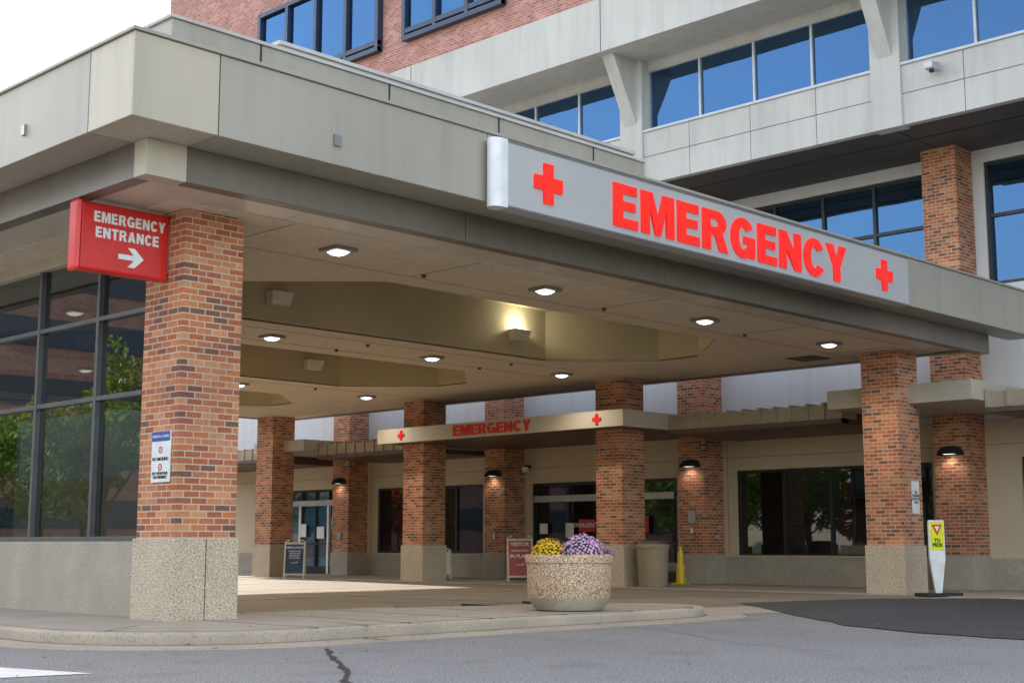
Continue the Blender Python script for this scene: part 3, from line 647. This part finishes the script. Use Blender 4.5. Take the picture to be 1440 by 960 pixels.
# ---------------------------------------------------------------- trees (off to the side, seen in the glazing)
def tree_mesh(name,h,lm,seed):
    rr=random.Random(seed); bm=bmesh.new()
    def limb(p,q,r0,r1,n=7):
        d=(q-p).normalized(); t=d.orthogonal().normalized(); b=d.cross(t); A=[];B=[]
        for i in range(n):
            a=2*math.pi*i/n; o=t*math.cos(a)+b*math.sin(a); A.append(bm.verts.new(p+o*r0)); B.append(bm.verts.new(q+o*r1))
        for i in range(n): bm.faces.new([A[i],A[(i+1)%n],B[(i+1)%n],B[i]])
    top=Vector((0,0,h*.55)); limb(Vector((0,0,-.1)),top,.2*h/8,.1*h/8)
    ends=[]
    for i in range(9):
        a=i*2.4; q=Vector((math.cos(a)*h*.26,math.sin(a)*h*.26,h*rr.uniform(.42,.85))); s=Vector((0,0,h*rr.uniform(.25,.5))); limb(s,q,.07*h/8,.02); ends.append(q)
    ends.append(Vector((0,0,h*.9)))
    for i in range(60):
        base=rr.choice(ends); c=base+Vector((rr.gauss(0,h*.09),rr.gauss(0,h*.09),rr.gauss(0,h*.085))); cr=h*rr.uniform(.05,.1)
        for j in range(45):
            v=Vector((rr.gauss(0,1),rr.gauss(0,1),rr.gauss(0,1))).normalized()*cr*rr.uniform(.5,1); d=Vector((rr.uniform(-1,1),rr.uniform(-1,1),rr.uniform(-1,1))).normalized(); t=d.orthogonal().normalized(); s=rr.uniform(.10,.2)
            f=bm.faces.new([bm.verts.new(c+v+k) for k in (d*s,t*s*.6,-d*s,-t*s*.6)]); f.material_index=1
    me=bpy.data.meshes.new(name); bm.to_mesh(me); bm.free(); me.materials.append(BARK); me.materials.append(lm); return me
tm=[tree_mesh('tree_a',7,LEAF,1),tree_mesh('tree_b',8,LEAF,2),tree_mesh('tree_c',6,LEAFR,3)]
TP=[]
for i in range(17): TP.append((-28+i*2.0+R.uniform(-1,1),48+R.uniform(-6,6),i%2))
for i in range(7): TP.append((-44+i*2.6,40+R.uniform(-4,8),i%2))  # added trees, cover bright sky mirrored in the ground-floor window
for i in range(8): TP.append((12+i*2.6,66+R.uniform(-2,2),i%2))  # added row, hides bright sky behind the tinted glass
for i in range(8): TP.append((-34+R.uniform(-5,5),-22+i*7,i%2))
TP+=[(9.5,57,2),(-14,41,2)]
for x,y,k in TP:
    o=bpy.data.objects.new('tree',tm[k]); sc.collection.objects.link(o); o.location=(x,y,0); o.rotation_euler=(0,0,R.uniform(0,6)); k=R.uniform(.7,1.05); o.scale=(k,k,k)
ob=G('backdrop_building',(-20,85,0)); boxes('walls',[(-45,0,78,95,0,20)],BR2,ob); boxes('window_bands',[(-45.1,.1,77.9,95.1,z,z+1.7) for z in (2,5.6,9.2,12.8,16.4)],FRAMEB,ob); boxes('roof',[(-45.4,.4,77.6,95.4,20,20.5)],CONC,ob)  # hospital wing, moved and raised to block bright sky reflected in the glass
ob=G('sky_blocking_building',(28,80,0)); boxes('walls',[(8,60,74,90,0,9)],BR2,ob); boxes('window_bands',[(7.9,60.1,73.9,90.1,z,z+1.5) for z in (1.5,5)],FRAMEB,ob); boxes('roof',[(7.6,60.4,73.6,90.4,9,9.5)],CONC,ob)  # added block that hides the bright sky seen through the glass wall
ob=G('backdrop_building',(-75,20,0)); boxes('walls',[(-95,-70,-10,40,0,10)],CONC,ob); boxes('window_bands',[(-95.1,-69.9,-10.1,40.1,z,z+1.6) for z in (2,5.5)],FRAMEB,ob)
# ---------------------------------------------------------------- light, sky
el=math.radians(20.5); az=math.radians(12)
sd=Vector((math.sin(az)*math.cos(el),math.cos(az)*math.cos(el),math.sin(el)))
sl=bpy.data.lights.new('sun','SUN'); sl.energy=10.0; sl.angle=math.radians(.5); sl.color=(1,.94,.85)
so=bpy.data.objects.new('sun',sl); sc.collection.objects.link(so); so.rotation_euler=sd.to_track_quat('Z','Y').to_euler(); so.location=(0,0,40)
w=bpy.data.worlds.new('World'); sc.world=w; w.use_nodes=True; nt=w.node_tree; bg=nt.nodes['Background']
sk=nt.nodes.new('ShaderNodeTexSky'); sk.sky_type='NISHITA'; sk.sun_disc=False; sk.sun_elevation=el; sk.sun_rotation=az; sk.air_density=1.0; sk.dust_density=1.5
tc_=nt.nodes.new('ShaderNodeTexCoord')
cl=noise(nt,tc_.outputs['Generated'],2.2,3,.6); cf=ramp(nt,cl,[(.35,.30),(.75,.6)])
haze=nt.nodes.new('ShaderNodeRGB'); haze.outputs[0].default_value=(2.55,2.25,1.95,1)
cc=mixc(nt,cf,sk.outputs[0],haze.outputs[0])
nt.links.new(cc,bg.inputs[0]); bg.inputs[1].default_value=.76
# ---------------------------------------------------------------- camera
cd=bpy.data.cameras.new('camera'); co=bpy.data.objects.new('camera',cd); sc.collection.objects.link(co)
co.location=(0,0,1.0); co.rotation_euler=(math.radians(90+8.32),0,math.radians(44.3-90)); cd.lens=48.75; cd.sensor_width=36; cd.clip_end=3000
sc.camera=co
sc.view_settings.view_transform='Standard'; sc.view_settings.look='None'; sc.view_settings.exposure=0
